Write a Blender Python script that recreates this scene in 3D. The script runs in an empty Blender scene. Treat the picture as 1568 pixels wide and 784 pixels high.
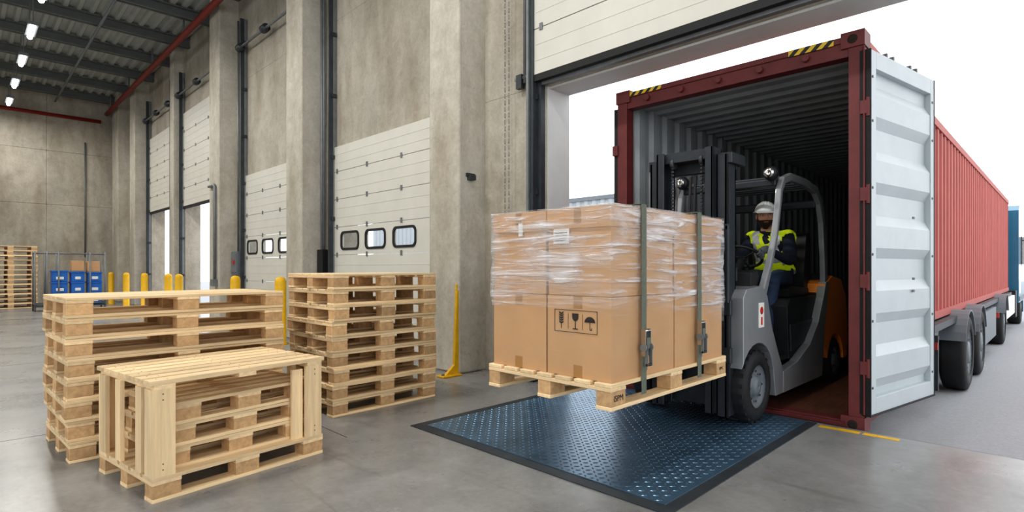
import bpy, bmesh, math, random
from mathutils import Vector, Matrix
random.seed(7)
sc = bpy.context.scene
sc.view_settings.view_transform = 'Standard'
for lk in ('Medium High Contrast', 'None'):
    try:
        sc.view_settings.look = lk; break
    except Exception: pass
sc.view_settings.exposure = 0.05

def hx(h):
    h = h.lstrip('#'); r = []
    for i in (0, 2, 4):
        v = int(h[i:i+2], 16)/255
        r.append(v/12.92 if v <= .04045 else ((v+.055)/1.055)**2.4)
    return tuple(r)

# ---------------------------------------------------------------- materials
def mat(name, col, rough=.5, metal=0., var=0., vs=5., st=(1, 1, 1), bump=0., bs=60., island=0., alpha=1, emit=None, es=0, spec=.5, coat=0):
    if isinstance(col, str): col = hx(col)
    m = bpy.data.materials.new(name); m.use_nodes = True
    nt = m.node_tree; N = nt.nodes; L = nt.links
    p = N['Principled BSDF']
    p.inputs['Base Color'].default_value = (*col, 1)
    p.inputs['Roughness'].default_value = rough
    p.inputs['Metallic'].default_value = metal
    p.inputs['Specular IOR Level'].default_value = spec
    p.inputs['Coat Weight'].default_value = coat
    if emit:
        p.inputs['Emission Color'].default_value = (*emit, 1); p.inputs['Emission Strength'].default_value = es
    tc = N.new('ShaderNodeTexCoord')
    out = None
    if var > 0:
        mp = N.new('ShaderNodeMapping'); mp.inputs['Scale'].default_value = tuple(vs*s for s in st)
        L.new(tc.outputs['Object'], mp.inputs['Vector'])
        n = N.new('ShaderNodeTexNoise'); n.inputs['Scale'].default_value = 1; n.inputs['Detail'].default_value = 6; n.inputs['Roughness'].default_value = .62
        L.new(mp.outputs[0], n.inputs['Vector'])
        r = N.new('ShaderNodeValToRGB')
        r.color_ramp.elements[0].position = .3; r.color_ramp.elements[1].position = .7
        r.color_ramp.elements[0].color = (*[max(0, c*(1-var)) for c in col], 1)
        r.color_ramp.elements[1].color = (*[min(1, c*(1+var)) for c in col], 1)
        L.new(n.outputs['Fac'], r.inputs['Fac']); out = r.outputs[0]
    if island > 0:
        g = N.new('ShaderNodeNewGeometry'); mr = N.new('ShaderNodeMapRange')
        mr.inputs['To Min'].default_value = 1-island; mr.inputs['To Max'].default_value = 1+island
        L.new(g.outputs['Random Per Island'], mr.inputs['Value'])
        hs = N.new('ShaderNodeHueSaturation')
        if out: L.new(out, hs.inputs['Color'])
        else: hs.inputs['Color'].default_value = (*col, 1)
        L.new(mr.outputs[0], hs.inputs['Value']); out = hs.outputs[0]
    if out: L.new(out, p.inputs['Base Color'])
    if bump > 0:
        n2 = N.new('ShaderNodeTexNoise'); n2.inputs['Scale'].default_value = bs; n2.inputs['Detail'].default_value = 4
        L.new(tc.outputs['Object'], n2.inputs['Vector'])
        b = N.new('ShaderNodeBump'); b.inputs['Strength'].default_value = bump; b.inputs['Distance'].default_value = .01
        L.new(n2.outputs['Fac'], b.inputs['Height']); L.new(b.outputs[0], p.inputs['Normal'])
    return m

def concrete(name, col, rough=.85, stain=.35, floor=False):
    col = hx(col)
    m = bpy.data.materials.new(name); m.use_nodes = True
    nt = m.node_tree; N = nt.nodes; L = nt.links; p = N['Principled BSDF']
    tc = N.new('ShaderNodeTexCoord')
    def noise(scale, st, det=7, ro=.6, dist=0):
        mp = N.new('ShaderNodeMapping'); mp.inputs['Scale'].default_value = st
        L.new(tc.outputs['Object'], mp.inputs['Vector'])
        n = N.new('ShaderNodeTexNoise'); n.inputs['Scale'].default_value = scale; n.inputs['Detail'].default_value = det; n.inputs['Roughness'].default_value = ro; n.inputs['Distortion'].default_value = dist
        L.new(mp.outputs[0], n.inputs['Vector']); return n.outputs['Fac']
    def ramp(src, a, b, pa=.3, pb=.7):
        r = N.new('ShaderNodeValToRGB'); r.color_ramp.elements[0].position = pa; r.color_ramp.elements[1].position = pb
        r.color_ramp.elements[0].color = (*a, 1); r.color_ramp.elements[1].color = (*b, 1)
        L.new(src, r.inputs['Fac']); return r.outputs[0]
    def mul(a, b, f=1):
        mx = N.new('ShaderNodeMixRGB'); mx.blend_type = 'MULTIPLY'; mx.inputs[0].default_value = f
        L.new(a, mx.inputs[1]); L.new(b, mx.inputs[2]); return mx.outputs[0]
    base = ramp(noise(.8 if not floor else .7, (1, 1, 1)), [c*(1-stain) for c in col], [c*(1+stain*.6) for c in col], .25, .75)
    st = ramp(noise(1.5, (1.3, 1.3, .35) if not floor else (1, .35, 1)), (.78, .75, .70) if not floor else (.74, .75, .76), (1.05, 1.05, 1.05), .34, .58)
    fine = ramp(noise(26, (1, 1, 1), 8, .7), (.88, .88, .87), (1.08, 1.08, 1.08))
    mid = ramp(noise(4.5, (1, 1, 1), 8, .7, .6), (.86, .86, .84), (1.05, 1.05, 1.05), .32, .6)
    c = mul(mul(mul(base, st), fine), mid)
    if floor:
        sc2 = ramp(noise(3.5, (.25, 2.2, 1), 5, .6, 1.5), (.78, .78, .78), (1, 1, 1), .30, .40)
        c = mul(c, sc2, .7)
    else:
        v = N.new('ShaderNodeTexVoronoi'); v.inputs['Scale'].default_value = 7
        L.new(tc.outputs['Object'], v.inputs['Vector'])
        c = mul(c, ramp(v.outputs['Distance'], (.55, .55, .55), (1, 1, 1), .03, .07), .7)
    L.new(c, p.inputs['Base Color'])
    if floor:
        rr = N.new('ShaderNodeMapRange'); rr.inputs['To Min'].default_value = rough-.1; rr.inputs['To Max'].default_value = rough+.22
        L.new(noise(1.6, (1, 1, 1)), rr.inputs['Value']); L.new(rr.outputs[0], p.inputs['Roughness'])
    else: p.inputs['Roughness'].default_value = rough
    b = N.new('ShaderNodeBump'); b.inputs['Strength'].default_value = .06 if floor else .2; b.inputs['Distance'].default_value = .01
    L.new(noise(30, (1, 1, 1)), b.inputs['Height']); L.new(b.outputs[0], p.inputs['Normal'])
    return m

M = {}
M['conc'] = concrete('concrete_wall', '#b3ada2', stain=.22)
M['concp'] = concrete('concrete_column', '#bfbab0', stain=.16)
M['conc_daylit'] = mat('daylit_reveal', '#cdcfce', .8, var=.06, vs=3)  # paler than the wall concrete: outdoor light on the reveal painted in
M['floor'] = concrete('concrete_floor', '#929292', rough=.24, stain=.18, floor=True)
M['asph'] = mat('asphalt', '#a3a5a9', .9, var=.12, vs=40, bump=.4, bs=200)
WC = '#e4caa2'
M['wood'] = mat('pine_wood', WC, .7, var=.16, vs=1, st=(30, 2, 45), island=.15, bump=.12, bs=90)
M['woodx'] = mat('pine_wood_cross', WC, .7, var=.16, vs=1, st=(2, 30, 45), island=.15, bump=.12, bs=90)
M['woodz'] = mat('pine_wood_upright', WC, .7, var=.16, vs=1, st=(35, 35, 2), island=.13, bump=.12, bs=90)
M['woodd'] = mat('pine_block', '#c8a479', .75, var=.22, vs=25, island=.18)
M['steel'] = mat('galvanised_steel', '#7c8082', .5, .35, var=.15, vs=6)
M['dsteel'] = mat('dark_steel', '#42474b', .45, .4, var=.2, vs=8)
M['panel'] = mat('door_panel_white', '#cfcdc4', .5, var=.05, vs=2, bump=.02, bs=20)
M['rubber'] = mat('black_rubber', '#1f2022', .7, var=.15, vs=20)
M['red'] = mat('red_pipe_paint', '#8f2a20', .45, var=.1)
M['yellow'] = mat('yellow_paint', '#e0b012', .5, var=.12, vs=12)
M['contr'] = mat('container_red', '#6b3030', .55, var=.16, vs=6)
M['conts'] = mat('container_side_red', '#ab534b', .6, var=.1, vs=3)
M['contg'] = mat('container_grey_paint', '#9ba0a2', .5, var=.12, vs=3)
M['doorw'] = mat('container_door_white', '#bcc5c9', .4, var=.05, vs=3)
M['ply'] = mat('plywood_floor', '#6a4432', .6, var=.3, vs=6, st=(6, .6, 1))
M['card'] = mat('cardboard', '#c49c73', .8, var=.06, vs=4, island=.05, bump=.03, bs=120)
M['tape'] = mat('packing_tape', '#a87f50', .3, var=.05)
M['white'] = mat('white_label', '#e6e4de', .6, var=.03)
M['ink'] = mat('black_ink', '#2a2018', .8, var=.1)
M['strap'] = mat('green_webbing', '#697064', .7, var=.15, vs=60)
M['silver'] = mat('forklift_silver', '#94979a', .32, .25, var=.06, vs=4, coat=.3)
M['black'] = mat('black_plastic', '#1d1f22', .5, var=.1)
M['dgrey'] = mat('mast_grey', '#3d4247', .4, .45, var=.15, vs=9)
M['orange'] = mat('forklift_orange', '#f59331', .35, var=.05, coat=.4)
M['redl'] = mat('red_label', '#c02018', .5, var=.05)
M['chrome'] = mat('chrome', '#c0c0c0', .15, 1, var=.03)
M['skin'] = mat('skin', '#c9967a', .55, var=.06, vs=30)
M['beard'] = mat('dark_beard', '#3a2a20', .9, var=.2, vs=60)
M['navy'] = mat('navy_workwear', '#1c2433', .85, var=.2, vs=20, bump=.3, bs=40)
M['trous'] = mat('navy_trousers', '#2b3a54', .85, var=.2, vs=20, bump=.3, bs=40)
M['hivis'] = mat('hivis_yellow', '#cfe01c', .7, var=.06, vs=15, emit=hx('#c8e010'), es=.12)
M['refl'] = mat('reflective_tape', '#c9ccd0', .3, .3, var=.05)
M['glove'] = mat('work_glove', '#5a5f64', .8, var=.1, vs=50)
M['helmet'] = mat('helmet_white', '#eef0f0', .3, var=.02, coat=.4)
M['eye'] = mat('eye_white', '#d8d4cc', .2, var=.01)
M['lip'] = mat('lips', '#94584a', .5, var=.05)
M['blue'] = mat('blue_plastic', '#1766b8', .4, var=.1)
M['truckb'] = mat('truck_cab_blue', '#2d6f8c', .3, var=.05, coat=.5)
M['dglass'] = mat('dark_glass', '#10171c', .08, var=.02, spec=.8)
M['build'] = mat('far_building_cladding', '#aab0b4', .7, var=.03)
M['ceil'] = mat('ceiling_deck', '#a4a7a4', .6, .0, var=.08, vs=2)
M['beam'] = mat('roof_beam', '#6a6e6d', .6, .1, var=.1)
M['tube'] = mat('led_tube', '#ffffff', .5, emit=(1, 1, .97), es=9)
M['plate'] = mat('dock_plate_steel', '#5f7c95', .3, .55, var=.25, vs=2.5)
M['platef'] = mat('dock_frame_steel', '#42494f', .5, .4, var=.2, vs=5)
M['tlite'] = mat('tail_light_red', '#b83a2a', .3, var=.05)
M['fender'] = mat('fender_grey', '#6f767c', .5, var=.06)
M['nail'] = mat('nail_head', '#5c5650', .5, .5, var=.1)

def glassm():
    m = bpy.data.materials.new('window_glass'); m.use_nodes = True; N = m.node_tree.nodes; L = m.node_tree.links
    o = N['Material Output']; N.remove(N['Principled BSDF'])
    t = N.new('ShaderNodeBsdfTransparent'); t.inputs[0].default_value = (.95, .97, .98, 1)
    g = N.new('ShaderNodeBsdfGlossy'); g.inputs['Roughness'].default_value = .05
    mx = N.new('ShaderNodeMixShader'); mx.inputs[0].default_value = .1
    L.new(t.outputs[0], mx.inputs[1]); L.new(g.outputs[0], mx.inputs[2]); L.new(mx.outputs[0], o.inputs[0])
    return m
M['glass'] = glassm()

def wrapm():
    m = bpy.data.materials.new('stretch_wrap_film'); m.use_nodes = True; N = m.node_tree.nodes; L = m.node_tree.links
    o = N['Material Output']; p = N['Principled BSDF']
    p.inputs['Base Color'].default_value = (.86, .86, .9, 1); p.inputs['Roughness'].default_value = .12
    p.inputs['Specular IOR Level'].default_value = 1.0
    t = N.new('ShaderNodeBsdfTransparent'); mx = N.new('ShaderNodeMixShader')
    tc = N.new('ShaderNodeTexCoord')
    def nz(rot, st, sc_, dist=.4, det=4):
        mp = N.new('ShaderNodeMapping'); mp.inputs['Rotation'].default_value = rot; mp.inputs['Scale'].default_value = st
        L.new(tc.outputs['Object'], mp.inputs['Vector'])
        n = N.new('ShaderNodeTexNoise'); n.inputs['Scale'].default_value = sc_; n.inputs['Detail'].default_value = det; n.inputs['Distortion'].default_value = dist
        L.new(mp.outputs[0], n.inputs['Vector']); return n.outputs['Fac']
    def mth(op, x, y=None, clamp=False):
        k = N.new('ShaderNodeMath'); k.operation = op; k.use_clamp = clamp
        for i, q in enumerate((x, y)):
            if q is None: continue
            if isinstance(q, (int, float)): k.inputs[i].default_value = q
            else: L.new(q, k.inputs[i])
        return k.outputs[0]
    def mrg(src, a0, a1, b0, b1):
        k = N.new('ShaderNodeMapRange'); k.inputs[1].default_value = a0; k.inputs[2].default_value = a1; k.inputs[3].default_value = b0; k.inputs[4].default_value = b1
        L.new(src, k.inputs[0]); return k.outputs[0]
    a = nz((.55, .5, 0), (.7, .7, 6), 3.6, .8); b = nz((-.6, -.5, 0), (.7, .7, 7), 3.4, .8); c = nz((.05, -.06, 0), (.5, .5, 8), 3.2, .6)
    big = nz((0, 0, 0), (1, 1, 1.3), 2.2, .5)
    mu = mth('MAXIMUM', mth('MAXIMUM', a, b), c)
    r = mrg(mu, .54, .80, .06, .85)
    rb = mrg(big, .42, .66, 0.02, .36)  # broad whitish sheen of the film, painted into its opacity
    fac = mth('ADD', r, rb, True)
    sx = N.new('ShaderNodeSeparateXYZ'); L.new(tc.outputs['Object'], sx.inputs[0])
    # the lower part of the load carries fewer film layers
    zz = mth('ADD', mth('ADD', sx.outputs[2], mth('MULTIPLY', sx.outputs[1], .10)), mth('MULTIPLY', mth('SUBTRACT', c, .5), .3))
    fz = mrg(zz, .27, .42, .05, 1)
    fac = mth('MULTIPLY', fac, fz, True)
    L.new(fac, mx.inputs[0]); L.new(t.outputs[0], mx.inputs[1]); L.new(p.outputs[0], mx.inputs[2]); L.new(mx.outputs[0], o.inputs[0])
    bm = N.new('ShaderNodeBump'); bm.inputs['Strength'].default_value = 1; bm.inputs['Distance'].default_value = .035
    L.new(mu, bm.inputs['Height']); L.new(bm.outputs[0], p.inputs['Normal'])
    return m
M['wrap'] = wrapm()

# ---------------------------------------------------------------- builder
class B:
    def __init__(s): s.v = []; s.f = []; s.m = []; s.mats = []; s.sm = []
    def mi(s, m):
        if m not in s.mats: s.mats.append(m)
        return s.mats.index(m)
    def add(s, vs, fs, m, smooth=False, X=None):
        o = len(s.v)
        if X is not None: vs = [X @ Vector(v) for v in vs]
        s.v += [tuple(v) for v in vs]; k = s.mi(m)
        for f in fs: s.f.append([i+o for i in f]); s.m.append(k); s.sm.append(smooth)
    def box(s, x0, x1, y0, y1, z0, z1, m, X=None):
        s.add([(x0, y0, z0), (x1, y0, z0), (x1, y1, z0), (x0, y1, z0), (x0, y0, z1), (x1, y0, z1), (x1, y1, z1), (x0, y1, z1)],
              [(0, 3, 2, 1), (4, 5, 6, 7), (0, 1, 5, 4), (1, 2, 6, 5), (2, 3, 7, 6), (3, 0, 4, 7)], m, X=X)
    def prism(s, poly, x0, x1, m, X=None, smooth=False):
        n = len(poly)
        vs = [(x0, y, z) for y, z in poly]+[(x1, y, z) for y, z in poly]
        fs = [tuple(range(n)), tuple(range(2*n-1, n-1, -1))]+[(i, i+n, (i+1) % n+n, (i+1) % n) for i in range(n)]
        s.add(vs, fs, m, X=X, smooth=smooth)
    def tube(s, pts, r, m, n=10, X=None, closed=False, smooth=True):
        pts = [Vector(p) for p in pts]; k = len(pts)
        rs = r if isinstance(r, (list, tuple)) else [r]*k
        vs = []; prev = None
        for i, p in enumerate(pts):
            if closed: t = pts[(i+1) % k]-pts[i-1]
            else: t = pts[min(i+1, k-1)]-pts[max(i-1, 0)]
            t.normalize()
            if prev is None:
                a = Vector((0, 0, 1)) if abs(t.z) < .9 else Vector((1, 0, 0))
                u = t.cross(a).normalized()
            else:
                u = (prev-t*prev.dot(t)).normalized()
            prev = u; w = t.cross(u)
            for j in range(n):
                A = 2*math.pi*j/n
                vs.append(p+(u*math.cos(A)+w*math.sin(A))*rs[i])
        fs = []
        R = k if closed else k-1
        for i in range(R):
            for j in range(n):
                fs.append((i*n+j, i*n+(j+1) % n, ((i+1) % k)*n+(j+1) % n, ((i+1) % k)*n+j))
        if not closed:
            fs.append(tuple(range(n-1, -1, -1))); fs.append(tuple(range((k-1)*n, k*n)))
        s.add(vs, fs, m, smooth, X)
    def cyl(s, p0, p1, r, m, n=16, X=None): s.tube([p0, p1], r, m, n, X, smooth=False)
    def lathe(s, prof, m, c, axis='x', n=32, smooth=True, X=None, closed=True):
        vs = []
        for a, r in prof:
            for j in range(n):
                A = 2*math.pi*j/n
                if axis == 'x': vs.append((c[0]+a, c[1]+r*math.cos(A), c[2]+r*math.sin(A)))
                elif axis == 'z': vs.append((c[0]+r*math.cos(A), c[1]+r*math.sin(A), c[2]+a))
                else: vs.append((c[0]+r*math.cos(A), c[1]+a, c[2]+r*math.sin(A)))
        k = len(prof); fs = []
        for i in range(k if closed else k-1):
            for j in range(n):
                fs.append((i*n+j, i*n+(j+1) % n, ((i+1) % k)*n+(j+1) % n, ((i+1) % k)*n+j))
        s.add(vs, fs, m, smooth, X)
    def ell(s, c, r, m, n=20, k=12, X=None, zmin=-1):
        vs = []; fs = []
        for i in range(k+1):
            ph = -math.pi/2+math.pi*i/k
            for j in range(n):
                A = 2*math.pi*j/n
                vs.append((c[0]+r[0]*math.cos(ph)*math.cos(A), c[1]+r[1]*math.cos(ph)*math.sin(A), c[2]+r[2]*max(zmin, math.sin(ph))))
        for i in range(k):
            for j in range(n): fs.append((i*n+j, i*n+(j+1) % n, (i+1)*n+(j+1) % n, (i+1)*n+j))
        s.add(vs, fs, m, True, X)
    def sheet(s, prof, v0, v1, fn, m, smooth=False):
        vs = [fn(u, d, v0) for u, d in prof]+[fn(u, d, v1) for u, d in prof]; n = len(prof)
        s.add(vs, [(i, i+1, i+1+n, i+n) for i in range(n-1)], m, smooth)
    def obj(s, name, parent=None, bevel=0, recalc=True, seg=1):
        vs = s.v
        xs = [v[0] for v in vs]; ys = [v[1] for v in vs]; zs = [v[2] for v in vs]
        o = Vector(((min(xs)+max(xs))/2, (min(ys)+max(ys))/2, min(zs)))
        me = bpy.data.meshes.new(name)
        me.from_pydata([tuple(Vector(v)-o) for v in vs], [], s.f)
        for mm in s.mats: me.materials.append(M[mm] if isinstance(mm, str) else mm)
        me.polygons.foreach_set('material_index', s.m); me.polygons.foreach_set('use_smooth', s.sm)
        me.update()
        if recalc:
            bm = bmesh.new(); bm.from_mesh(me); bmesh.ops.recalc_face_normals(bm, faces=bm.faces); bm.to_mesh(me); bm.free()
        ob = bpy.data.objects.new(name, me); ob.location = o; sc.collection.objects.link(ob)
        if bevel:
            b = ob.modifiers.new('bevel', 'BEVEL'); b.width = bevel; b.segments = seg; b.limit_method = 'ANGLE'; b.angle_limit = math.radians(40)
        if parent: par(ob, parent)
        return ob

def par(ob, e):
    ob.parent = e; ob.matrix_parent_inverse = Matrix.Translation(e.location).inverted()
def empty(name, loc):
    e = bpy.data.objects.new(name, None); e.location = loc; e.empty_display_size = .2; sc.collection.objects.link(e); return e
def corr(u0, u1, per, dep):
    out = []; u = u0
    while u < u1:
        for a, d in ((0, 0), (.3, 0), (.45, 1), (.85, 1)):
            if u+a*per <= u1: out.append((u+a*per, d*dep))
        u += per
    out.append((u1, 0)); return out

# ================================================================ ROOM
YW = 4.4; YO = 4.78; XB = -25.0; ZC = 7.3
b = B()
b.box(XB-.3, 6, -9, 4.70, -.42, 0, 'floor')
b.obj('floor')
b = B()
for x in (-5.2, -9.2, -13.2, -17.2): b.box(x-.003, x+.003, -9, 4.0, 0, .001, 'platef')
for y in (1.95, -2.2): b.box(XB+.1, -3.6 if y > 0 else 6, y-.003, y+.003, 0, .001, 'platef')
b.obj('trim_1')
b = B()
b.box(-3.9, .6, 4.70, 4.72, -.2, .0, 'steel')
b.obj('trim_2')
b = B()
x = -1.33
while x < -.85:
    w_ = random.uniform(.08, .2); b.box(x, x+w_, 4.60+random.uniform(0, .01), 4.665-random.uniform(0, .015), 0, .002, 'yellow'); x += w_+random.uniform(0, .04)
b.obj('floor_marking')
b = B(); b.box(-70, 45, 4.74, 90, -.6, -.41, 'asph'); b.obj('ground')

openings = [(-20.7, -18.0, 3.1), (-17.0, -13.75, 3.1), (-12.4, -9.65, 3.17), (-8.45, -5.5, 3.17), (-3.9, .6, 3.12)]
b = B()
xs = [XB-.3]+[v for o in openings for v in o[:2]]+[6]
for i in range(0, len(xs), 2):
    b.box(xs[i], xs[i+1], YW, YO, -.4, 3.14, 'conc')
for (a, c, z) in openings:
    b.box(a, c, YW, YO, z, 3.14 if z < 3.14 else 3.18, 'conc')
cuts = [XB-.3, -21.3, -17.3, -13.2, -9.2, -5.1, .9, 6]
for i in range(len(cuts)-1):
    b.box(cuts[i], cuts[i+1], YW, YO, 3.14, 5.25, 'conc'); b.box(cuts[i], cuts[i+1], YW, YO, 5.25, ZC+.3, 'conc')
b.obj('wall_dock', bevel=.015)
b = B()
b.box(-3.9, -3.885, 4.43, YO, 0, 3.12, 'conc_daylit'); b.box(-3.885, .6, 4.45, YO, 3.10, 3.12, 'conc_daylit')
b.obj('daylit_reveal_skin')  # thin added skin, carries the painted daylight on jamb and lintel underside
b = B()
for z0, z1 in ((-.4, 3.4), (3.4, 5.27), (5.27, ZC+.3)):
    for y0, y1 in ((-9, -3), (-3, 2.2), (2.2, 4.4)): b.box(XB-.3, XB, y0, y1, z0, z1, 'conc')
b.obj('wall_back', bevel=.015)
b = B()
for x0 in (-25.3, -20, -15, -10): b.box(x0, x0+(5.3 if x0 < -21 else 5), -9.3, -9, -.4, ZC+.2, 'conc')
b.obj('wall_rear_blocker', bevel=.015)  # out of view, partial wall added to cut fill light from this side

def column(x0, x1, yf=4.0):
    b = B(); b.box(x0, x1, yf, YW+.02, 0, ZC+.2, 'concp')
    return b.obj('concrete_column', bevel=.02, seg=2)
column(-5.405, -4.846); column(-9.5, -8.885); column(-13.6, -12.95); column(-17.5, -17.15, 4.15); column(-21.7, -21.0); column(-24.6, -23.6)

b = B()
b.sheet(corr(-9, YO, .25, .06), XB-.3, 6, lambda u, d, v: (v, u, ZC+d), 'ceil')
b.box(XB-.3, 6, -9, YO, ZC+.12, ZC+.2, 'ceil')
b.obj('ceiling', recalc=False)
e = empty('roof_beams', (-12, 0, ZC-.4))
b = B()
x = -24.2
while x < 5:
    b.box(x-.08, x+.08, -9, 4.4, ZC-.03, ZC, 'beam'); b.box(x-.08, x+.08, -9, 4.4, ZC-.24, ZC-.21, 'beam'); b.box(x-.015, x+.015, -9, 4.4, ZC-.24, ZC, 'beam')
    x += 1.9
b.box(XB, 5, -5.6, -5.4, ZC-.5, ZC-.24, 'beam')
b.obj('beams', e)
b = B()
b.tube([(6, 3.85, 6.78), (-24.7, 3.85, 6.78)], .07, 'red', 12)
for x in range(-24, 6, 3): b.box(x-.02, x+.02, 3.83, 3.87, 6.78, ZC, 'steel')
b.obj('sprinkler_pipe')
b = B()
b.tube([(-24.85, 3.7, 6.5), (-24.85, -8.8, 6.5)], .06, 'red', 12)
for y in range(-8, 4, 3): b.box(XB+.01, -24.85, y-.03, y+.03, 6.47, 6.53, 'steel')
b.obj('sprinkler_pipe')
b = B(); b.tube([(-14, 2.4, 6.95), (-24.7, 2.4, 6.95)], .03, 'steel', 10); b.obj('cable_conduit')
b = B(); b.tube([(-24.96, 3.26, 1.6), (-24.96, 3.26, 5.7)], .025, 'steel'); b.obj('conduit_pipe')

def lamp(x, y, z=6.35, L=.85, en=55):
    e = empty('ceiling_lamp', (x, y, z))
    b = B(); b.box(x-L/2, x+L/2, y-.09, y+.09, z+.03, z+.1, 'steel'); b.tube([(x-L/2+.04, y, z), (x+L/2-.04, y, z)], .05, 'tube', 10)
    b.cyl((x-.4, y, z+.1), (x-.4, y, ZC-.2), .01, 'steel', 6); b.cyl((x+.4, y, z+.1), (x+.4, y, ZC-.2), .01, 'steel', 6)
    b.obj('lamp_body', e)
    ld = bpy.data.lights.new('lamp_light', 'AREA'); ld.shape = 'RECTANGLE'; ld.size = L; ld.size_y = .3; ld.energy = en; ld.color = (1, .97, .91)
    lo = bpy.data.objects.new('lamp_light', ld); lo.location = (x, y, z-.07); sc.collection.objects.link(lo); par(lo, e)
for x in (-23.2, -20.8, -18.4, -16.0, -13.6, -11.2, -8.8): lamp(x, 1.15, en=60)
for x in (-21, -16, -11, -6): lamp(x, -4.5, en=110)  # row out of view, added to light the interior
for x in (-5, -1.5): lamp(x, .95, en=95)

# ================================================================ SECTIONAL DOORS
def tracks(b, x0, x1, top=6.5, y=4.33):
    for x, s in ((x0-.05, 1), (x1+.05, -1)):
        b.box(x-.045, x+.045, y, y+.06, 0, top, 'steel'); b.box(x-.02+s*.03, x+.02+s*.03, y-.07, y, 0, top, 'dsteel')
        for z in (1, 2, 3, 4, 5, 6):
            if z < top: b.box(x-.07, x+.07, y-.03, y+.05, z-.03, z+.03, 'dsteel')
    b.tube([(x0-.1, y-.1, 5.85), (x1+.1, y-.1, 5.85)], .025, 'steel')
    for x in (x0+.05, (x0+x1)/2, x1-.05): b.tube([(x-.08, y-.1, 5.85), (x+.08, y-.1, 5.85)], .08, 'dsteel', 14)
def rrect(cx, cz, w, h, r, n=5):
    pts = []
    for sx, sz, a0 in ((1, 1, 0), (-1, 1, 90), (-1, -1, 180), (1, -1, 270)):
        for i in range(n+1):
            A = math.radians(a0+90*i/n); pts.append((cx+sx*(w/2-r)+r*math.cos(A), cz+sz*(h/2-r)+r*math.sin(A)))
    return pts
def secdoor(name, x0, x1, z0, z1, wins=None, nsec=None, y0=4.355, y1=4.395, bounds=None):
    e = empty(name, ((x0+x1)/2, y0, z0))
    b = B(); n = nsec or round((z1-z0)/.5)
    if not bounds: bounds = [z0+(z1-z0)*i/n for i in range(n+1)]
    n = len(bounds)-1
    for i in range(n):
        a = bounds[i]; c = bounds[i+1]-.010; h = bounds[i+1]-a
        w = None
        if wins:
            wz, wh, cx, ww = wins
            if a < wz < c: w = (wz, wh, cx, ww)
        if not w:
            b.box(x0, x1, y0, y1, a, c, 'panel')
            for k in (.33, .66): b.box(x0+.02, x1-.02, y0-.003, y0, a+h*k-.004, a+h*k+.004, 'panel')
        else:
            wz, wh, cx, ww = w
            lo = wz-wh/2; hi = wz+wh/2
            b.box(x0, x1, y0, y1, a, lo, 'panel'); b.box(x0, x1, y0, y1, hi, c, 'panel')
            ed = [x0]+[v for q in cx for v in (q-ww/2, q+ww/2)]+[x1]
            for k in range(0, len(ed), 2): b.box(ed[k], ed[k+1], y0, y1, lo, hi, 'panel')
            for q in cx:
                o = rrect(q, wz, ww+.05, wh+.05, .085); ii = rrect(q, wz, ww-.02, wh-.02, .06); m = len(o)
                vs = [(p[0], y0-.012, p[1]) for p in o]+[(p[0], y0-.012, p[1]) for p in ii]+[(p[0], y0, p[1]) for p in o]+[(p[0], y0+.01, p[1]) for p in ii]
                fs = []
                for k in range(m):
                    j = (k+1) % m
                    fs += [(k, j, m+j, m+k), (k, j, 2*m+j, 2*m+k), (m+k, m+j, 3*m+j, 3*m+k)]
                b.add(vs, fs, 'rubber')
                b.add([(p[0], y0+.01, p[1]) for p in ii], [tuple(range(m))], 'glass')
    for i in range(1, n):
        for k in range(4):
            xx = x0+.1+(x1-x0-.2)*k/3
            b.box(xx-.02, xx+.02, y0-.012, y0, bounds[i]-.035, bounds[i]+.035, 'steel')
    b.box(x0, x1, y0-.005, y1, z0-.05 if z0 > .1 else 0, z0+.02, 'rubber')
    if not wins: b.box(x0, x1, y1-.006, y1-.004, z0, z1-.01, 'dsteel')
    b.obj('panels', e, recalc=True)
    t = B(); tracks(t, x0, x1); t.obj('tracks', e)
BD = [0, .46, .93, 1.41, 1.86, 2.31, 2.76, 3.17]
secdoor('door_1', -8.45, -5.5, 0, 3.17, (1.63, .25, [-7.95, -7.2, -6.45], .52), bounds=BD)
secdoor('door_2', -12.4, -9.65, 0, 3.17, (1.63, .25, [-12.0, -11.2, -10.4], .52), bounds=BD)
secdoor('door_3', -17.0, -13.75, 2.85, 5.4)
secdoor('door_4', -20.7, -18.0, 2.95, 5.3)
secdoor('door_5', -3.95, .65, 3.2, 6.2, nsec=6, y0=4.28, y1=4.33)
b = B()
b.box(-4.0, -3.9, 4.33, 4.395, 0, 3.2, 'dsteel'); b.box(-4.03, -4.0, 4.24, 4.395, 0, 6.3, 'steel'); b.box(.6, .72, 4.33, 4.395, 0, 3.2, 'dsteel')
b.box(-3.9, .6, 4.34, 4.395, 3.12, 3.18, 'steel')
b.obj('trim_door_frame')
b = B()
for k in range(62):
    z = 6.2-k*.072
    for dx in (0, .06):
        pts = [(-4.42+dx+.008*math.cos(t)*(k % 2), 4.31+.008*math.cos(t)*((k+1) % 2), z+.03*math.sin(t)) for t in [i*math.pi/3 for i in range(6)]]
        b.tube(pts, .0035, 'steel', 4, closed=True)
b.obj('hand_chain')

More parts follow.
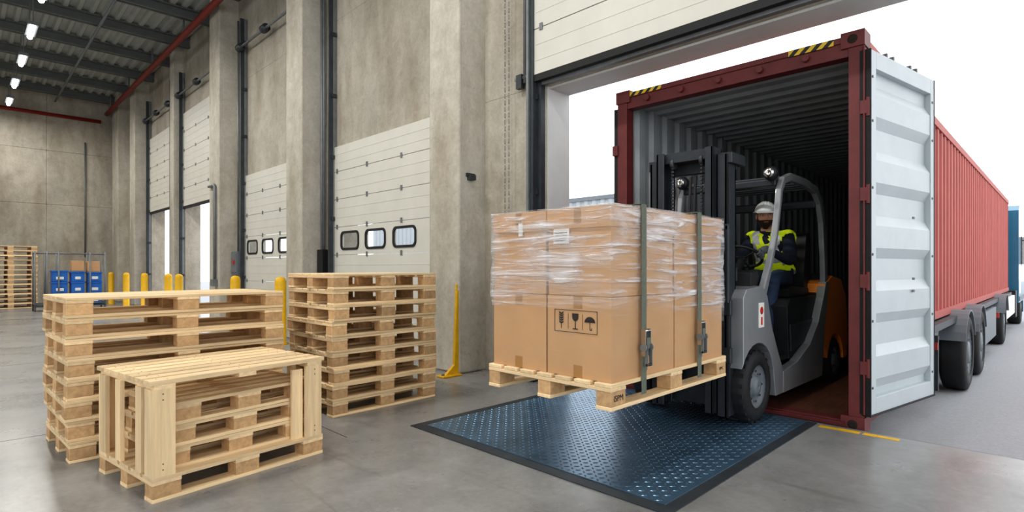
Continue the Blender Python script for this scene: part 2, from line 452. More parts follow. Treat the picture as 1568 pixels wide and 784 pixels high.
# ================================================================ DOCK PLATE
px0, px1, py0, py1 = -3.52, -1.36, 2.43, 4.68
e = empty('dock_leveler', ((px0+px1)/2, (py0+py1)/2, 0))
b = B()
b.box(px0, px1, py0, py1, .001, .006, 'platef')
b.box(px0+.09, px1-.07, py0+.09, py1, .006, .010, 'plate')
b.obj('frame', e)
b = B(); s = .043; k = 0
vs = []; fs = []
ny = int((py1-py0-.12)/s); nx = int((px1-px0-.18)/s)
for i in range(nx):
    for j in range(ny):
        cx = px0+.11+i*s; cy = py0+.11+j*s; A = math.pi/4 if (i+j) % 2 else -math.pi/4
        ca, sa = math.cos(A), math.sin(A); o = len(vs)
        for (u, v, z) in ((-.019, 0, 0), (0, -.0065, 0), (.019, 0, 0), (0, .0065, 0), (-.009, 0, .003), (.009, 0, .003)):
            vs.append((cx+u*ca-v*sa, cy+u*sa+v*ca, .0101+z))
        fs += [(o, o+1, o+4), (o+1, o+5, o+4), (o+1, o+2, o+5), (o+2, o+3, o+5), (o+3, o+4, o+5), (o+3, o, o+4)]
b.add(vs, fs, 'plate'); b.obj('tread_lugs', e)

# ================================================================ PALLETS
def pallet(b, X, W, L, H):
    t = H*.15; bh = H-3*t
    for i in range(3):
        c = (-W/2+.05, 0, W/2-.05)[i]; b.box(c-.05, c+.05, -L/2, L/2, 0, t, 'wood', X)
    for i in range(3):
        for j in range(3):
            cx = (-W/2+.05, 0, W/2-.05)[i]; cy = (-L/2+.07, 0, L/2-.07)[j]
            b.box(cx-.048, cx+.048, cy-.068, cy+.068, t, t+bh, 'woodd', X)
    for j in range(3):
        cy = (-L/2+.07, 0, L/2-.07)[j]; b.box(-W/2, W/2, cy-.07, cy+.07, t+bh, 2*t+bh, 'woodx', X)
    n = max(5, int(W/.13)); wd = (W/n)*.82
    for i in range(n):
        cx = -W/2+wd/2+(W-wd)*i/(n-1); b.box(cx-wd/2, cx+wd/2, -L/2, L/2, 2*t+bh, H, 'wood', X)
def stack(name, cx, cy, rot, W, L, n, H, jit=.012):
    b = B()
    for i in range(n):
        X = Matrix.Translation((cx+random.uniform(-jit, jit), cy+random.uniform(-jit, jit), i*H)) @ Matrix.Rotation(math.radians(rot+random.uniform(-1, 1)), 4, 'Z')
        pallet(b, X, W, L, H)
    return b.obj(name, bevel=.003)
stack('wooden_pallet_stack', -4.72, 1.13, 3, .76, 1.36, 8, .127)
stack('wooden_pallet_stack', -4.55, 2.63, 1, .80, 1.04, 9, .128)
stack('wooden_pallet_stack', -22.4, 1.1, 2, 1.0, 1.2, 13, .142)
a = math.radians(8)
c0 = Vector((-3.28, .70, 0)); ey = Vector((-math.sin(a), math.cos(a), 0)); ex = Vector((-math.cos(a), -math.sin(a), 0))
W, L = .77, .99
cc = c0+ex*W/2+ey*L/2
X = Matrix.Translation(cc) @ Matrix.Rotation(a, 4, 'Z')
b = B(); pallet(b, X, W, L, .125)
for i in range(3): pallet(b, X @ Matrix.Translation((.02, .02*i, .126+i*.118)) @ Matrix.Rotation(math.radians((i-1)*1.2), 4, 'Z'), W*.78, L*.84, .116)
for sx in (-1, 1):
    for y, w in ((-L/2+.01, .1), (L/2-.11, .1)):
        b.box(sx*(W/2-.012)-.012, sx*(W/2-.012)+.012, y-.01, y+w, .125, .575, 'woodz', X)
    b.box(sx*(W/2-.036)-.012, sx*(W/2-.036)+.012, L/2-.2, L/2-.13, .125, .56, 'woodz', X)
for x in (-W/2+.03, -W/2+.26, W/2-.22, W/2-.10): b.box(x, x+.075, -L/2, -L/2+.022, .125, .575, 'woodz', X)
for x in (-W/2+.03, 0, W/2-.1): b.box(x, x+.075, L/2-.022, L/2, .125, .575, 'woodz', X)
for cy in (-L/2+.06, 0, L/2-.06): b.box(-W/2, W/2, cy-.05, cy+.05, .575, .598, 'woodx', X)
for i in range(7):
    wd = .088; cx = -W/2+wd/2+(W-wd)*i/6; b.box(cx-wd/2, cx+wd/2, -L/2-.01, L/2+.01, .598, .622, 'wood', X)
    for cy in (-L/2+.06, 0, L/2-.06):
        for dx in (-.02, .02): b.cyl((cx+dx, cy+dx, .622), (cx+dx, cy+dx, .6228), .004, 'nail', 6, X)
for y in (-L/2+.05, L/2-.06):
    for z in (.16, .19, .52, .55): b.cyl((W/2, y, z), (W/2+.001, y, z), .004, 'nail', 6, X)
b.obj('wooden_pallet_stack', bevel=.003)

# ================================================================ LOADED PALLET
BX1, BX0 = -1.683, -2.588; BY0, BY1 = 2.418, 3.738; BZ0, BZM, BZ1 = .593, 1.046, 1.534
b = B()
pallet(b, Matrix.Translation(((BX0+BX1)/2, (BY0+BY1)/2, .452)), BX1-BX0+.03, BY1-BY0+.05, .141)
pal = b.obj('wooden_pallet', bevel=.003)
def text(s, size, loc, rot, m, parent=None, name='stamp_text'):
    c = bpy.data.curves.new(name, 'FONT'); c.body = s; c.size = size; c.extrude = .0004; c.align_x = 'CENTER'; c.align_y = 'CENTER'
    c.materials.append(M[m]); o = bpy.data.objects.new(name, c); o.location = loc; o.rotation_euler = rot; sc.collection.objects.link(o)
    if parent: par(o, parent)
    return o
text('iSPM', .045, (BX1+.0145, 2.462, .513), (math.pi/2, 0, math.pi/2), 'ink', pal)
text('IPPC', .03, (BX1+.0145, 3.69, .513), (math.pi/2, 0, math.pi/2), 'ink', pal)

load = empty('wrapped_carton_load', ((BX0+BX1)/2, (BY0+BY1)/2, BZ0))
xm = (BX0+BX1)/2; ym = (BY0+BY1)/2
for lv in range(2):
    for i in range(2):
        for j in range(2):
            b = B(); x0, x1 = (BX0, xm-.002) if i == 0 else (xm+.002, BX1); y0, y1 = (BY0, ym-.002) if j == 0 else (ym+.002, BY1)
            if lv == 0:
                b.box(x0+.004, x1-.004, y0+.004, y1-.004, BZ0+.001, BZM-.003, 'card')
                c = (x0+x1)/2
                b.box(c-.03, c+.03, y0+.0025, y0+.004, BZ0+.001, BZ0+.07, 'tape'); b.box(c-.03, c+.03, y0+.0025, y0+.004, BZM-.07, BZM-.003, 'tape')
                c = (y0+y1)/2; b.box(x1-.004, x1-.0025, c-.03, c+.03, BZM-.07, BZM-.003, 'tape')
            else:
                b.box(x0+.008, x1-.008, y0+.008, y1-.008, BZM, BZ1-.01, 'card')
                b.box(x0+.001, x1-.001, y0+.001, y1-.001, BZ1-.115, BZ1, 'card')
                c = (x0+x1)/2; b.box(c-.025, c+.025, y0-.0005, y0+.001, BZ1-.09, BZ1, 'tape')
            b.obj('carton', load, bevel=.005, seg=2)
b = B(); yf = BY0+.0015
def rect(x0, x1, z0, z1, m, y=yf, t=.001): b.box(x0, x1, y, y+t, z0, z1, m)
rect(-2.08, -1.965, 1.335, 1.42, 'white', BY0-.002)
for k in range(4): rect(-2.07, -1.99+.004*k, 1.35+k*.015, 1.355+k*.015, 'ink', BY0-.0028, .0006)
rect(-2.36, -2.325, 1.39, 1.47, 'white', BY0-.002)
fx0, fx1, fz0, fz1 = -2.075, -1.775, .84, .965
for (p, q, r, s2) in ((fx0, fx1, fz0, fz0+.003), (fx0, fx1, fz1-.003, fz1), (fx0, fx0+.003, fz0, fz1), (fx1-.003, fx1, fz0, fz1)): rect(p, q, r, s2, 'ink')
for k in (1, 2): rect(fx0+.1*k-.001, fx0+.1*k+.001, fz0+.02, fz1-.02, 'ink')
def flat(pts, m='ink', y=yf): b.add([(p[0], y, p[1]) for p in pts], [tuple(range(len(pts)))], m)
cx = fx0+.05
rect(cx-.002, cx+.002, fz0+.02, fz1-.04, 'ink')
for k in range(5):
    for s_ in (-1, 1):
        z = fz0+.045+k*.013; flat([(cx, z), (cx+s_*.014, z+.006), (cx+s_*.018, z+.018), (cx+s_*.004, z+.011)])
flat([(cx-.004, fz1-.03), (cx, fz1-.012), (cx+.004, fz1-.03), (cx, fz1-.04)])
cx = fx0+.15
flat([(cx-.023, fz1-.018), (cx+.023, fz1-.018), (cx+.021, fz1-.045), (cx+.01, fz1-.06), (cx-.01, fz1-.06), (cx-.021, fz1-.045)])
rect(cx-.003, cx+.003, fz0+.022, fz1-.058, 'ink'); rect(cx-.018, cx+.018, fz0+.018, fz0+.024, 'ink')
cx = fx0+.25
flat([(cx+.036*math.cos(t), fz0+.062+.032*math.sin(t)) for t in [i*math.pi/10 for i in range(11)]])
rect(cx-.002, cx+.002, fz0+.025, fz0+.07, 'ink'); rect(cx, cx+.012, fz0+.02, fz0+.025, 'ink'); rect(cx+.01, cx+.013, fz0+.02, fz0+.034, 'ink')
b.obj('printed_marks', load, recalc=False)
def film():
    import mathutils
    b = B()
    o = .009
    x0, x1, y0, y1 = BX0-o, BX1+o, BY0-o, BY1+o
    def seg(p, q, n): return [(p[0]+(q[0]-p[0])*i/n, p[1]+(q[1]-p[1])*i/n) for i in range(n)]
    per = seg((x0, y0), (x1, y0), 60)+seg((x1, y0), (x1, y1), 80)+seg((x1, y1), (x0, y1), 60)+seg((x0, y1), (x0, y0), 80)
    n = len(per); K = 60; vs = []
    cx, cy = (x0+x1)/2, (y0+y1)/2
    for k in range(K+1):
        for i, (x, y) in enumerate(per):
            zb = BZ0+.03
            z = zb+(BZ1+.007-zb)*k/K
            w = .006*mathutils.noise.noise(Vector((x*5+z*4, y*5+z*4, z*10)))+.004*mathutils.noise.noise(Vector((x*7-z*9, y*7-z*9, z*26)))
            dx, dy = (0, 0)
            if abs(y-y0) < 1e-6: dy = -1
            elif abs(y-y1) < 1e-6: dy = 1
            if abs(x-x0) < 1e-6: dx = -1
            elif abs(x-x1) < 1e-6: dx = 1
            w = max(w, -.006)
            vs.append((x+dx*w, y+dy*w, z))
    fs = [(k*n+i, k*n+(i+1) % n, (k+1)*n+(i+1) % n, (k+1)*n+i) for k in range(K) for i in range(n)]
    vs.append((cx, cy, BZ1+.012)); t = len(vs)-1
    fs += [(K*n+i, K*n+(i+1) % n, t) for i in range(n)]
    b.add(vs, fs, 'wrap', True); b.obj('stretch_film', load)
film()
b = B()
for y in (2.70, 3.36):
    w = .024; o = .022
    b.box(BX1+o-.003, BX1+o, y-w, y+w, .50, BZ1+o, 'strap'); b.box(BX0-o, BX0-o+.003, y-w, y+w, .50, BZ1+o, 'strap')
    b.box(BX0-o, BX1+o, y-w, y+w, BZ1+o-.002, BZ1+o+.001, 'strap')
    zc = .76; xx = BX1+o
    b.box(xx, xx+.004, y-.026, y+.026, zc-.13, zc-.02, 'strap')
    for s_ in (-1, 1):
        b.box(xx, xx+.026, y+s_*.028-.0015, y+s_*.028+.0015, zc-.05, zc+.10, 'chrome')
        b.cyl((xx+.016, y+s_*.030, zc), (xx+.016, y+s_*.036, zc), .022, 'steel', 14)
        b.box(xx+.018, xx+.038, y+s_*.022-.0015, y+s_*.022+.0015, zc-.10, zc+.02, 'steel')
    b.cyl((xx+.016, y-.03, zc), (xx+.016, y+.03, zc), .012, 'steel', 12)
    b.cyl((xx+.012, y-.027, zc+.09), (xx+.012, y+.027, zc+.09), .006, 'chrome', 8)
    b.cyl((xx+.03, y-.024, zc-.095), (xx+.03, y+.024, zc-.095), .008, 'black', 8)
    b.box(xx+.026, xx+.029, y-.018, y+.018, zc+.0, zc+.055, 'strap')
b.obj('ratchet_straps', load)

# ================================================================ CONTAINER
CX0, CX1, CY0, CY1 = -3.265, -1.077, 4.80, 19.45
cont = empty('shipping_container', ((CX0+CX1)/2, 12, 0))
b = B()
b.box(CX0, CX0+.11, CY0, CY0+.12, -.04, 2.96, 'contr'); b.box(CX1-.10, CX1, CY0, CY0+.12, -.04, 2.98, 'contr')
b.box(CX0+.11, CX1-.10, CY0+.01, CY0+.12, 2.81, 2.94, 'contr'); b.box(CX0+.1, CX1-.1, CY0-.005, CY0+.02, 2.92, 2.965, 'contr')
b.box(CX0+.11, CX1-.10, CY0, CY0+.12, -.04, .035, 'contr')
for x in (CX0-.01, CX1-.15):
    for z in (-.045, 2.87):
        b.box(x, x+.16, CY0-.015, CY0+.16, z, z+.12, 'contr')
for z in (-.045, 2.87):
    b.lathe([(0, .035), (-.002, .035), (-.002, .001), (0, .001)], 'ink', (CX1-.07, CY0-.015, z+.06), 'y', 14)
b.prism([(CY0, .03), (CY0-.06, .03), (CY0-.05, .0), (CY0, -.02)], CX0+.12, CX1-.12, 'contr')
for z in (.45, 1.1, 1.75, 2.4):
    b.box(CX1-.02, CX1+.035, CY0-.02, CY0+.05, z-.05, z+.05, 'contr'); b.cyl((CX1+.03, CY0-.005, z-.07), (CX1+.03, CY0-.005, z+.07), .016, 'contr', 10)
    b.box(CX0-.05, CX0+.01, CY0-.02, CY0+.05, z-.05, z+.05, 'contr')
b.cyl((CX1+.005, CY0-.012, .1), (CX1+.005, CY0-.012, 2.86), .008, 'contr', 8)
for k in range(5):
    x = CX0+.35+k*.36; b.cyl((x, CY0-.03, 2.87), (x, CY0+.01, 2.87), .028, 'contr', 12)
for x in (CX0, CX1-.06):
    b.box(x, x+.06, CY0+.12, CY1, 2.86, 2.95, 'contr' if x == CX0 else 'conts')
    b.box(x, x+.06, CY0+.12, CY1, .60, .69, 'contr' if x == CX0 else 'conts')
b.box(CX1-.05, CX1-.02, CY0+.12, 6.7, -.02, .62, 'contr'); b.box(CX0+.02, CX0+.05, CY0+.12, CY1, -.02, .62, 'contr')
b.obj('frame', cont, bevel=.006)
b = B()
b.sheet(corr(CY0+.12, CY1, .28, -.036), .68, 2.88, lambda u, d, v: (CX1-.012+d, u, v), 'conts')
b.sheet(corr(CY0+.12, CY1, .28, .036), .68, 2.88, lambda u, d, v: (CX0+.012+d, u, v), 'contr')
b.obj('outer_sides', cont, recalc=False)
b = B()
b.sheet(corr(CY0+.12, CY1-.1, .28, .036), .03, 2.9, lambda u, d, v: (CX0+.07+d, u, v), 'contg')
b.sheet(corr(CY0+.12, CY1-.1, .28, -.03), .03, 2.9, lambda u, d, v: (CX1-.09+d, u, v), 'contg')
b.sheet(corr(CY0+.1, CY1, .24, .03), CX0+.02, CX1-.02, lambda u, d, v: (v, u, 2.86+d), 'contg')
b.box(CX0+.02, CX1-.02, CY0+.1, CY1, 2.92, 2.94, 'conts')
b.sheet(corr(CX0+.05, CX1-.05, .26, .036), .03, 2.9, lambda u, d, v: (u, CY1-.1+d, v), 'contg')
b.box(CX0+.02, CX1-.02, CY1, CY1+.02, .0, 2.95, 'contr')
b.obj('inner_lining', cont, recalc=False)
b = B(); b.box(CX0+.06, CX1-.1, CY0+.1, CY1, -.02, .03, 'ply'); b.obj('plank_floor', cont)
m = bpy.data.materials.new('hazard_stripes'); m.use_nodes = True; N = m.node_tree.nodes; Lk = m.node_tree.links; p = N['Principled BSDF']
tc = N.new('ShaderNodeTexCoord'); sx = N.new('ShaderNodeSeparateXYZ'); Lk.new(tc.outputs['Object'], sx.inputs[0])
ad = N.new('ShaderNodeMath'); ad.operation = 'SUBTRACT'; Lk.new(sx.outputs[0], ad.inputs[0]); Lk.new(sx.outputs[2], ad.inputs[1])
ml = N.new('ShaderNodeMath'); ml.operation = 'MULTIPLY'; ml.inputs[1].default_value = 12; Lk.new(ad.outputs[0], ml.inputs[0])
fr = N.new('ShaderNodeMath'); fr.operation = 'FRACT'; Lk.new(ml.outputs[0], fr.inputs[0])
rp = N.new('ShaderNodeValToRGB'); rp.color_ramp.interpolation = 'CONSTANT'; rp.color_ramp.elements[0].color = (.02, .02, .02, 1); rp.color_ramp.elements[1].position = .5; rp.color_ramp.elements[1].color = (.72, .5, .03, 1)
Lk.new(fr.outputs[0], rp.inputs[0]); Lk.new(rp.outputs[0], p.inputs['Base Color']); M['haz'] = m
b = B(); b.box(CX0+.14, CX0+.5, CY0-.008, CY0-.005, 2.925, 2.965, 'haz'); b.obj('hazard_label', cont)
b = B(); b.box(CX1-.53, CX1-.2, CY0-.008, CY0-.005, 2.915, 2.965, 'haz'); b.obj('hazard_label', cont)

def leaf(name, X, W, z0, z1, m='doorw'):
    b = B(); e = .10
    H = z1-z0
    for (x0, x1) in ((0, e), (W-.07, W)): b.box(x0, x1, 0, .055, z0, z1, m, X)
    b.box(e, W-.07, 0, .055, z0, z0+.12, m, X); b.box(e, W-.07, 0, .055, z1-.13, z1, m, X)
    prof = []; z = z0+.12; n = 5; ph = (H-.25)/n
    for i in range(n):
        a = z+i*ph
        prof += [(a, .045), (a+ph*.12, .045), (a+ph*.28, .006), (a+ph*.62, .006), (a+ph*.78, .045)]
    prof.append((z1-.13, .045))
    q = [X @ Vector((e+.0, d, zz)) for zz, d in prof]; r = [X @ Vector((W-.07, d, zz)) for zz, d in prof]; k = len(prof)
    b.add(q+r, [(i, i+1, i+1+k, i+k) for i in range(k-1)], m)
    b.box(e, W-.07, .055, .06, z0, z1, 'contr', X)
    b.box(-.012, 0, -.01, .07, z0, z1, 'rubber', X); b.box(W, W+.008, -.005, .06, z0, z1, 'dsteel', X)
    b.box(-.01, W+.01, -.01, .06, z0-.012, z0, 'rubber', X)
    for zz in (z0+.2, z0+.7, z0+1.2, z0+1.7, z0+2.2, z1-.2):
        for xx in (.04, W-.035): b.cyl((xx, -.004, zz), (xx, .0, zz), .012, 'dsteel', 8, X)
    for xx in (.35, .8):
        b.cyl((xx, .09, z0-.03), (xx, .09, z1+.04), .016, 'steel', 10, X)
        for zz in (z0-.03, z1+.02): b.box(xx-.03, xx+.03, .06, .11, zz-.02, zz+.03, 'steel', X)
    for xx in (.3, .42, .75, .87): b.box(xx-.012, xx+.012, -.0, .05, z1, z1+.03, 'steel', X)
    for zz in (z0+1.5, z0+1.0, z0+.9): b.box(W*.62, W*.62+.03, -.012, .0, zz, zz+.02, 'steel', X)
    b.obj(name, cont, bevel=.004)
p0 = Vector((-1.035, 4.80, 0)); p1 = Vector((-.82, 6.01, 0)); d = (p1-p0).normalized()
nn = Vector((-d.y, d.x, 0))
X = Matrix(((d.x, nn.x, 0, p0.x), (d.y, nn.y, 0, p0.y), (0, 0, 1, 0), (0, 0, 0, 1)))
leaf('door_leaf', X, (p1-p0).length, .10, 2.83)
p0 = Vector((CX0-.04, 4.82, 0)); p1 = Vector((CX0-.16, 5.95, 0)); d = (p1-p0).normalized(); nn = Vector((d.y, -d.x, 0))
X = Matrix(((d.x, nn.x, 0, p0.x), (d.y, nn.y, 0, p0.y), (0, 0, 1, 0), (0, 0, 0, 1)))
leaf('door_leaf', X, (p1-p0).length, .10, 2.83, 'contr')

# ================================================================ TRUCK
truck = empty('semi_truck', (-2.1, 14, -.41))
def wheel(b, xo, y, z, r, w, hub='steel', s=1):
    prof = [(0, r*.6), (0.0, r*.86), (-.02*s, r*.97), (-.05*s, r), (-(w-.05)*s, r), (-(w-.02)*s, r*.97), (-w*s, r*.86), (-w*s, r*.6)]
    b.lathe(prof, 'rubber', (xo, y, z), 'x', 32)
    b.lathe([(-.004*s, r*.62), (-.03*s, r*.56), (-.05*s, r*.3), (-.01*s, r*.26), (0.0, r*.12), (0.0, .001), (-.1*s, .001), (-.1*s, r*.6)], hub, (xo, y, z), 'x', 24)
    for k in range(8):
        A = k*math.pi/4; b.cyl((xo-.045*s, y+r*.42*math.cos(A), z+r*.42*math.sin(A)), (xo-.02*s, y+r*.42*math.cos(A), z+r*.42*math.sin(A)), r*.035, 'chrome', 6)
G = -.41
b = B()
for y in (9.4, 10.9):
    wheel(b, -.90, y, G+.5, .5, .28, 'fender'); wheel(b, -3.39, y, G+.5, .5, .24, s=-1)
for y in (15.6,): wheel(b, -.93, y, G+.5, .5, .3, 'fender'); wheel(b, -3.39, y, G+.5, .5, .3, s=-1)
wheel(b, -.93, 21.6, G+.5, .5, .3); wheel(b, -3.4, 21.6, G+.5, .5, .3, s=-1)
b.obj('wheels', truck)
b = B()
b.box(-2.6, -2.3, 6.5, 20.2, -.12, -.03, 'dsteel'); b.box(-1.9, -1.6, 6.5, 20.2, -.12, -.03, 'dsteel')
b.box(-1.235, -1.20, 6.7, 19.4, -.03, .6, 'dsteel')
for y in (9.4, 10.9): b.cyl((-3.2, y, G+.5), (-1.15, y, G+.5), .06, 'dsteel')
def fend(y, r=.56):
    pts = []
    for k in range(13):
        A = math.radians(20+140*k/12); pts.append((y+r*math.cos(A), G+.5+r*math.sin(A)))
    pts2 = [(y+(r-.02)*math.cos(math.radians(20+140*k/12)), G+.5+(r-.02)*math.sin(math.radians(20+140*k/12))) for k in range(12, -1, -1)]
    b.prism(pts+pts2, -1.2, -.89, 'fender')
for y in (9.4, 10.9, 15.6): fend(y)
b.box(-1.15, -1.0, 7.6, 7.66, -.15, .45, 'dsteel'); b.box(-1.06, -1.0, 7.57, 7.6, .3, .38, 'tlite'); b.box(-1.14, -1.08, 6.8, 9, .45, .55, 'dsteel')
b.box(-1.15, -.97, 12.2, 14.2, -.1, .45, 'fender'); b.box(-1.08, -.96, 14.7, 14.75, .2, .3, 'tlite')
b.box(-1.2, -1.0, 7.0, 19, .5, .58, 'dsteel')
b.box(-2.9, -1.3, 18.5, 22.5, -.1, .15, 'dsteel'); b.box(-1.2, -.95, 16.6, 19.2, .05, .5, 'white')
b.obj('chassis', truck)
b = B()
b.prism([(20.2, .25), (20.2, 2.75), (20.5, 2.9), (22.1, 2.85), (22.5, 2.2), (22.75, 1.6), (22.75, -.1), (22.3, -.1), (22.2, .25), (21.0, .25)], -3.35, -.92, 'truckb')
b.prism([(21.35, 1.25), (21.35, 2.1), (22.2, 2.1), (22.45, 1.55), (22.4, 1.25)], -.925, -.912, 'dglass')
b.box(-.90, -.70, 22.0, 22.25, 1.3, 2.1, 'black'); b.cyl((-.92, 22.1, 2.0), (-.7, 22.1, 2.0), .015, 'black', 8)
b.box(-.93, -.90, 20.3, 22.7, .3, .42, 'fender'); b.box(-3.2, -1.0, 22.74, 22.76, 1.3, 2.3, 'dglass')
b.box(-.925, -.915, 20.4, 21.1, .5, .9, 'white'); b.box(-1.15, -.95, 19.55, 20.1, -.1, .6, 'black')
b.obj('cab', truck, bevel=.04, seg=2)

# ================================================================ FORKLIFT
FX = -2.15; XR = -1.68; XL = FX*2-XR
fk = empty('forklift', (FX, 5.2, 0))
b = B()
wheel(b, -1.665, 4.33, .292, .275, .2, 'fender'); wheel(b, XL-.015, 4.33, .292, .275, .2, 'fender', s=-1)
wheel(b, -1.68, 6.35, .26, .225, .17, 'fender'); wheel(b, XL+.0, 6.35, .26, .225, .17, 'fender', s=-1)
for y, z, r, x in ((4.33, .292, .273, -1.665), (6.35, .26, .223, -1.68)):
    for k in range(22):
        A = 2*math.pi*k/22; X = Matrix.Translation((x, y, z)) @ Matrix.Rotation(A, 4, 'X')
        b.box(-.09, -.015, -.014, .014, r-.012, r+.004, 'rubber', X); b.box(-.19, -.11, .015, .043, r-.012, r+.004, 'rubber', X)
b.obj('wheels', fk)
b = B()
b.box(FX-.24, FX+.24, 4.1, 6.5, .14, .5, 'dgrey')
b.cyl((XL+.1, 4.35, .28), (XR-.1, 4.35, .28), .08, 'dgrey'); b.cyl((XL+.1, 6.35, .26), (XR-.1, 6.35, .26), .06, 'dgrey')
def arc(cy, cz, r, a0, a1, n=10): return [(cy+r*math.cos(math.radians(a0+(a1-a0)*i/n)), cz+r*math.sin(math.radians(a0+(a1-a0)*i/n))) for i in range(n+1)]
fen = [(4.06, .50), (4.06, .98), (4.12, 1.04), (4.42, 1.06), (4.52, .98), (4.62, .72), (4.76, .50), (4.86, .36)]+[(4.86, .16), (4.70, .16)]+arc(4.33, .29, .335, 0, 150)
for x0, x1 in ((-1.98, XR+.01), (XL-.01, FX*2+1.98)): b.prism(fen, x0, x1, 'silver')
b.prism([(4.06, .5), (4.06, .98), (4.12, 1.03), (4.42, 1.05), (4.58, .95), (4.70, .60), (4.72, .5)], -2.32, -1.98, 'dgrey')
sw = [(4.86, .16), (5.90, .16), (5.94, .40), (5.98, .62), (6.06, .86), (6.12, 1.06), (6.02, 1.06), (5.94, .92), (5.78, .68), (5.54, .50), (5.2, .38), (4.86, .34)]
for x0, x1 in ((XR-.06, XR+.012), (XL-.012, XL+.06)): b.prism(sw, x0, x1, 'silver')
cw = [(5.92, .48), (6.0, 1.04), (6.25, 1.12), (6.55, 1.08), (6.74, .88), (6.80, .45), (6.76, .25), (6.62, .25)]+arc(6.35, .26, .27, 10, 170)
b.prism(cw, XL+.01, XR+.006, 'orange')
b.prism([(6.08, 1.06), (6.25, 1.14), (6.5, 1.10), (6.5, 1.0), (6.1, .98)], XL+.08, XR-.08, 'dgrey')
b.obj('body_shell', fk, bevel=.018, seg=3)
b = B()
b.box(XL+.06, XR-.06, 4.75, 5.2, .40, .45, 'black')
b.prism([(5.18, .40), (5.15, .86), (5.22, .92), (5.95, .93), (6.05, 1.0), (6.08, .5), (5.9, .38)], XL+.055, XR-.055, 'black')
b.prism([(5.22, .46), (5.2, .7), (5.8, .72), (5.9, .66), (5.6, .52)], XR-.056, XR-.045, 'dgrey')
b.box(XR-.1, XR+.005, 4.88, 5.15, .30, .33, 'black')
b.prism([(5.42, .93), (5.40, 1.0), (5.5, 1.03), (5.95, 1.0), (5.98, .93)], FX+.1-.24, FX+.1+.24, 'black')
b.prism([(5.90, .98), (5.88, 1.15), (5.96, 1.52), (6.04, 1.55), (6.08, 1.5), (6.02, .98)], FX+.1-.22, FX+.1+.22, 'black')
b.prism([(4.35, 1.0), (4.38, 1.16), (4.5, 1.18), (4.62, 1.02), (4.66, .8), (4.5, .8)], XL+.06, XR-.06, 'black')
b.tube([(FX+.1, 4.55, .85), (FX+.1, 4.95, 1.27)], .035, 'black', 12)
for k in range(3): b.tube([(FX-.12-.06*k, 4.6, 1.1), (FX-.12-.06*k, 4.68, 1.25)], .008, 'black', 8); b.ell((FX-.12-.06*k, 4.68, 1.26), (.016, .016, .02), 'black', 10, 6)
b.obj('cab_interior', fk, bevel=.015, seg=2)
b = B()
def bandframe(x0, x1, path, w):
    o = []; i = []
    for k, p in enumerate(path):
        a = Vector(path[max(k-1, 0)]); c = Vector(path[min(k+1, len(path)-1)]); t = (c-a).normalized(); n = Vector((-t.y, t.x)); ww = w[k] if isinstance(w, list) else w
        o.append(tuple(Vector(p)+n*ww/2)); i.append(tuple(Vector(p)-n*ww/2))
    b.prism(o+i[::-1], x0, x1, 'silver')
path = [(4.50, 1.0), (4.64, 1.22), (4.76, 1.45), (4.83, 1.68), (4.87, 1.85), (4.94, 1.94), (5.10, 1.985), (5.5, 1.98), (5.78, 1.94), (5.92, 1.84), (6.0, 1.65), (6.05, 1.3), (6.08, 1.0)]
for x0, x1 in ((XR-.05, XR), (XL, XL+.05)): bandframe(x0, x1, path, [.08, .05, .04, .042, .05, .065, .07, .07, .08, .09, .08, .08, .10])
for y in (4.97, 5.08, 5.22, 5.36, 5.5, 5.64, 5.8): b.box(XL+.05, XR-.05, y-.015, y+.015, 1.945, 1.985, 'dgrey')
b.box(XL+.05, XR-.05, 4.86, 4.93, 1.89, 1.95, 'dgrey'); b.box(XL+.05, XR-.05, 5.88, 5.96, 1.78, 1.86, 'dgrey')
b.obj('overhead_guard', fk, bevel=.010, seg=2)
b = B()
for x in (XR-.07, XL+.07):
    b.lathe([(-.05, .02), (-.045, .05), (0, .062), (.012, .06), (.012, .001), (-.05, .001)], 'black', (x, 4.82, 1.99), 'y', 20)
    b.lathe([(-.056, .042), (-.056, .001), (-.05, .001), (-.05, .042)], 'chrome', (x, 4.81, 1.99), 'y', 20)
    b.cyl((x, 4.86, 1.90), (x, 4.84, 1.96), .01, 'black', 8)
b.lathe([(0, .035), (.05, .04), (.08, .025), (.085, .001), (0, .001)], 'orange', (FX-.2, 5.6, 1.99), 'z', 16)
b.box(XR+.01, XR+.014, 4.34, 4.44, .74, .93, 'white')
b.lathe([(0, .03), (.002, .03), (.002, .001), (0, .001)], 'redl', (XR+.013, 4.39, .87), 'x', 16); b.box(XR+.0135, XR+.016, 4.377, 4.403, .76, .82, 'redl')
SC = Vector((FX+.1, 4.97, 1.30)); sn = Vector((0, .55, .83)).normalized(); e1 = Vector((1, 0, 0)); e2 = sn.cross(e1).normalized()
RW = .16
b.tube([SC+(e1*math.cos(t)+e2*math.sin(t))*RW for t in [i*2*math.pi/28 for i in range(28)]], .013, 'black', 8, closed=True)
for A in (90, 210, 330):
    A = math.radians(A); b.tube([SC-sn*.03, SC+(e1*math.cos(A)+e2*math.sin(A))*RW], .009, 'black', 8)
b.ell(SC-sn*.03, (.04, .04, .03), 'black', 12, 8)
b.obj('controls_and_lights', fk)
mst = B()
mx0, mx1 = -2.40, -1.76
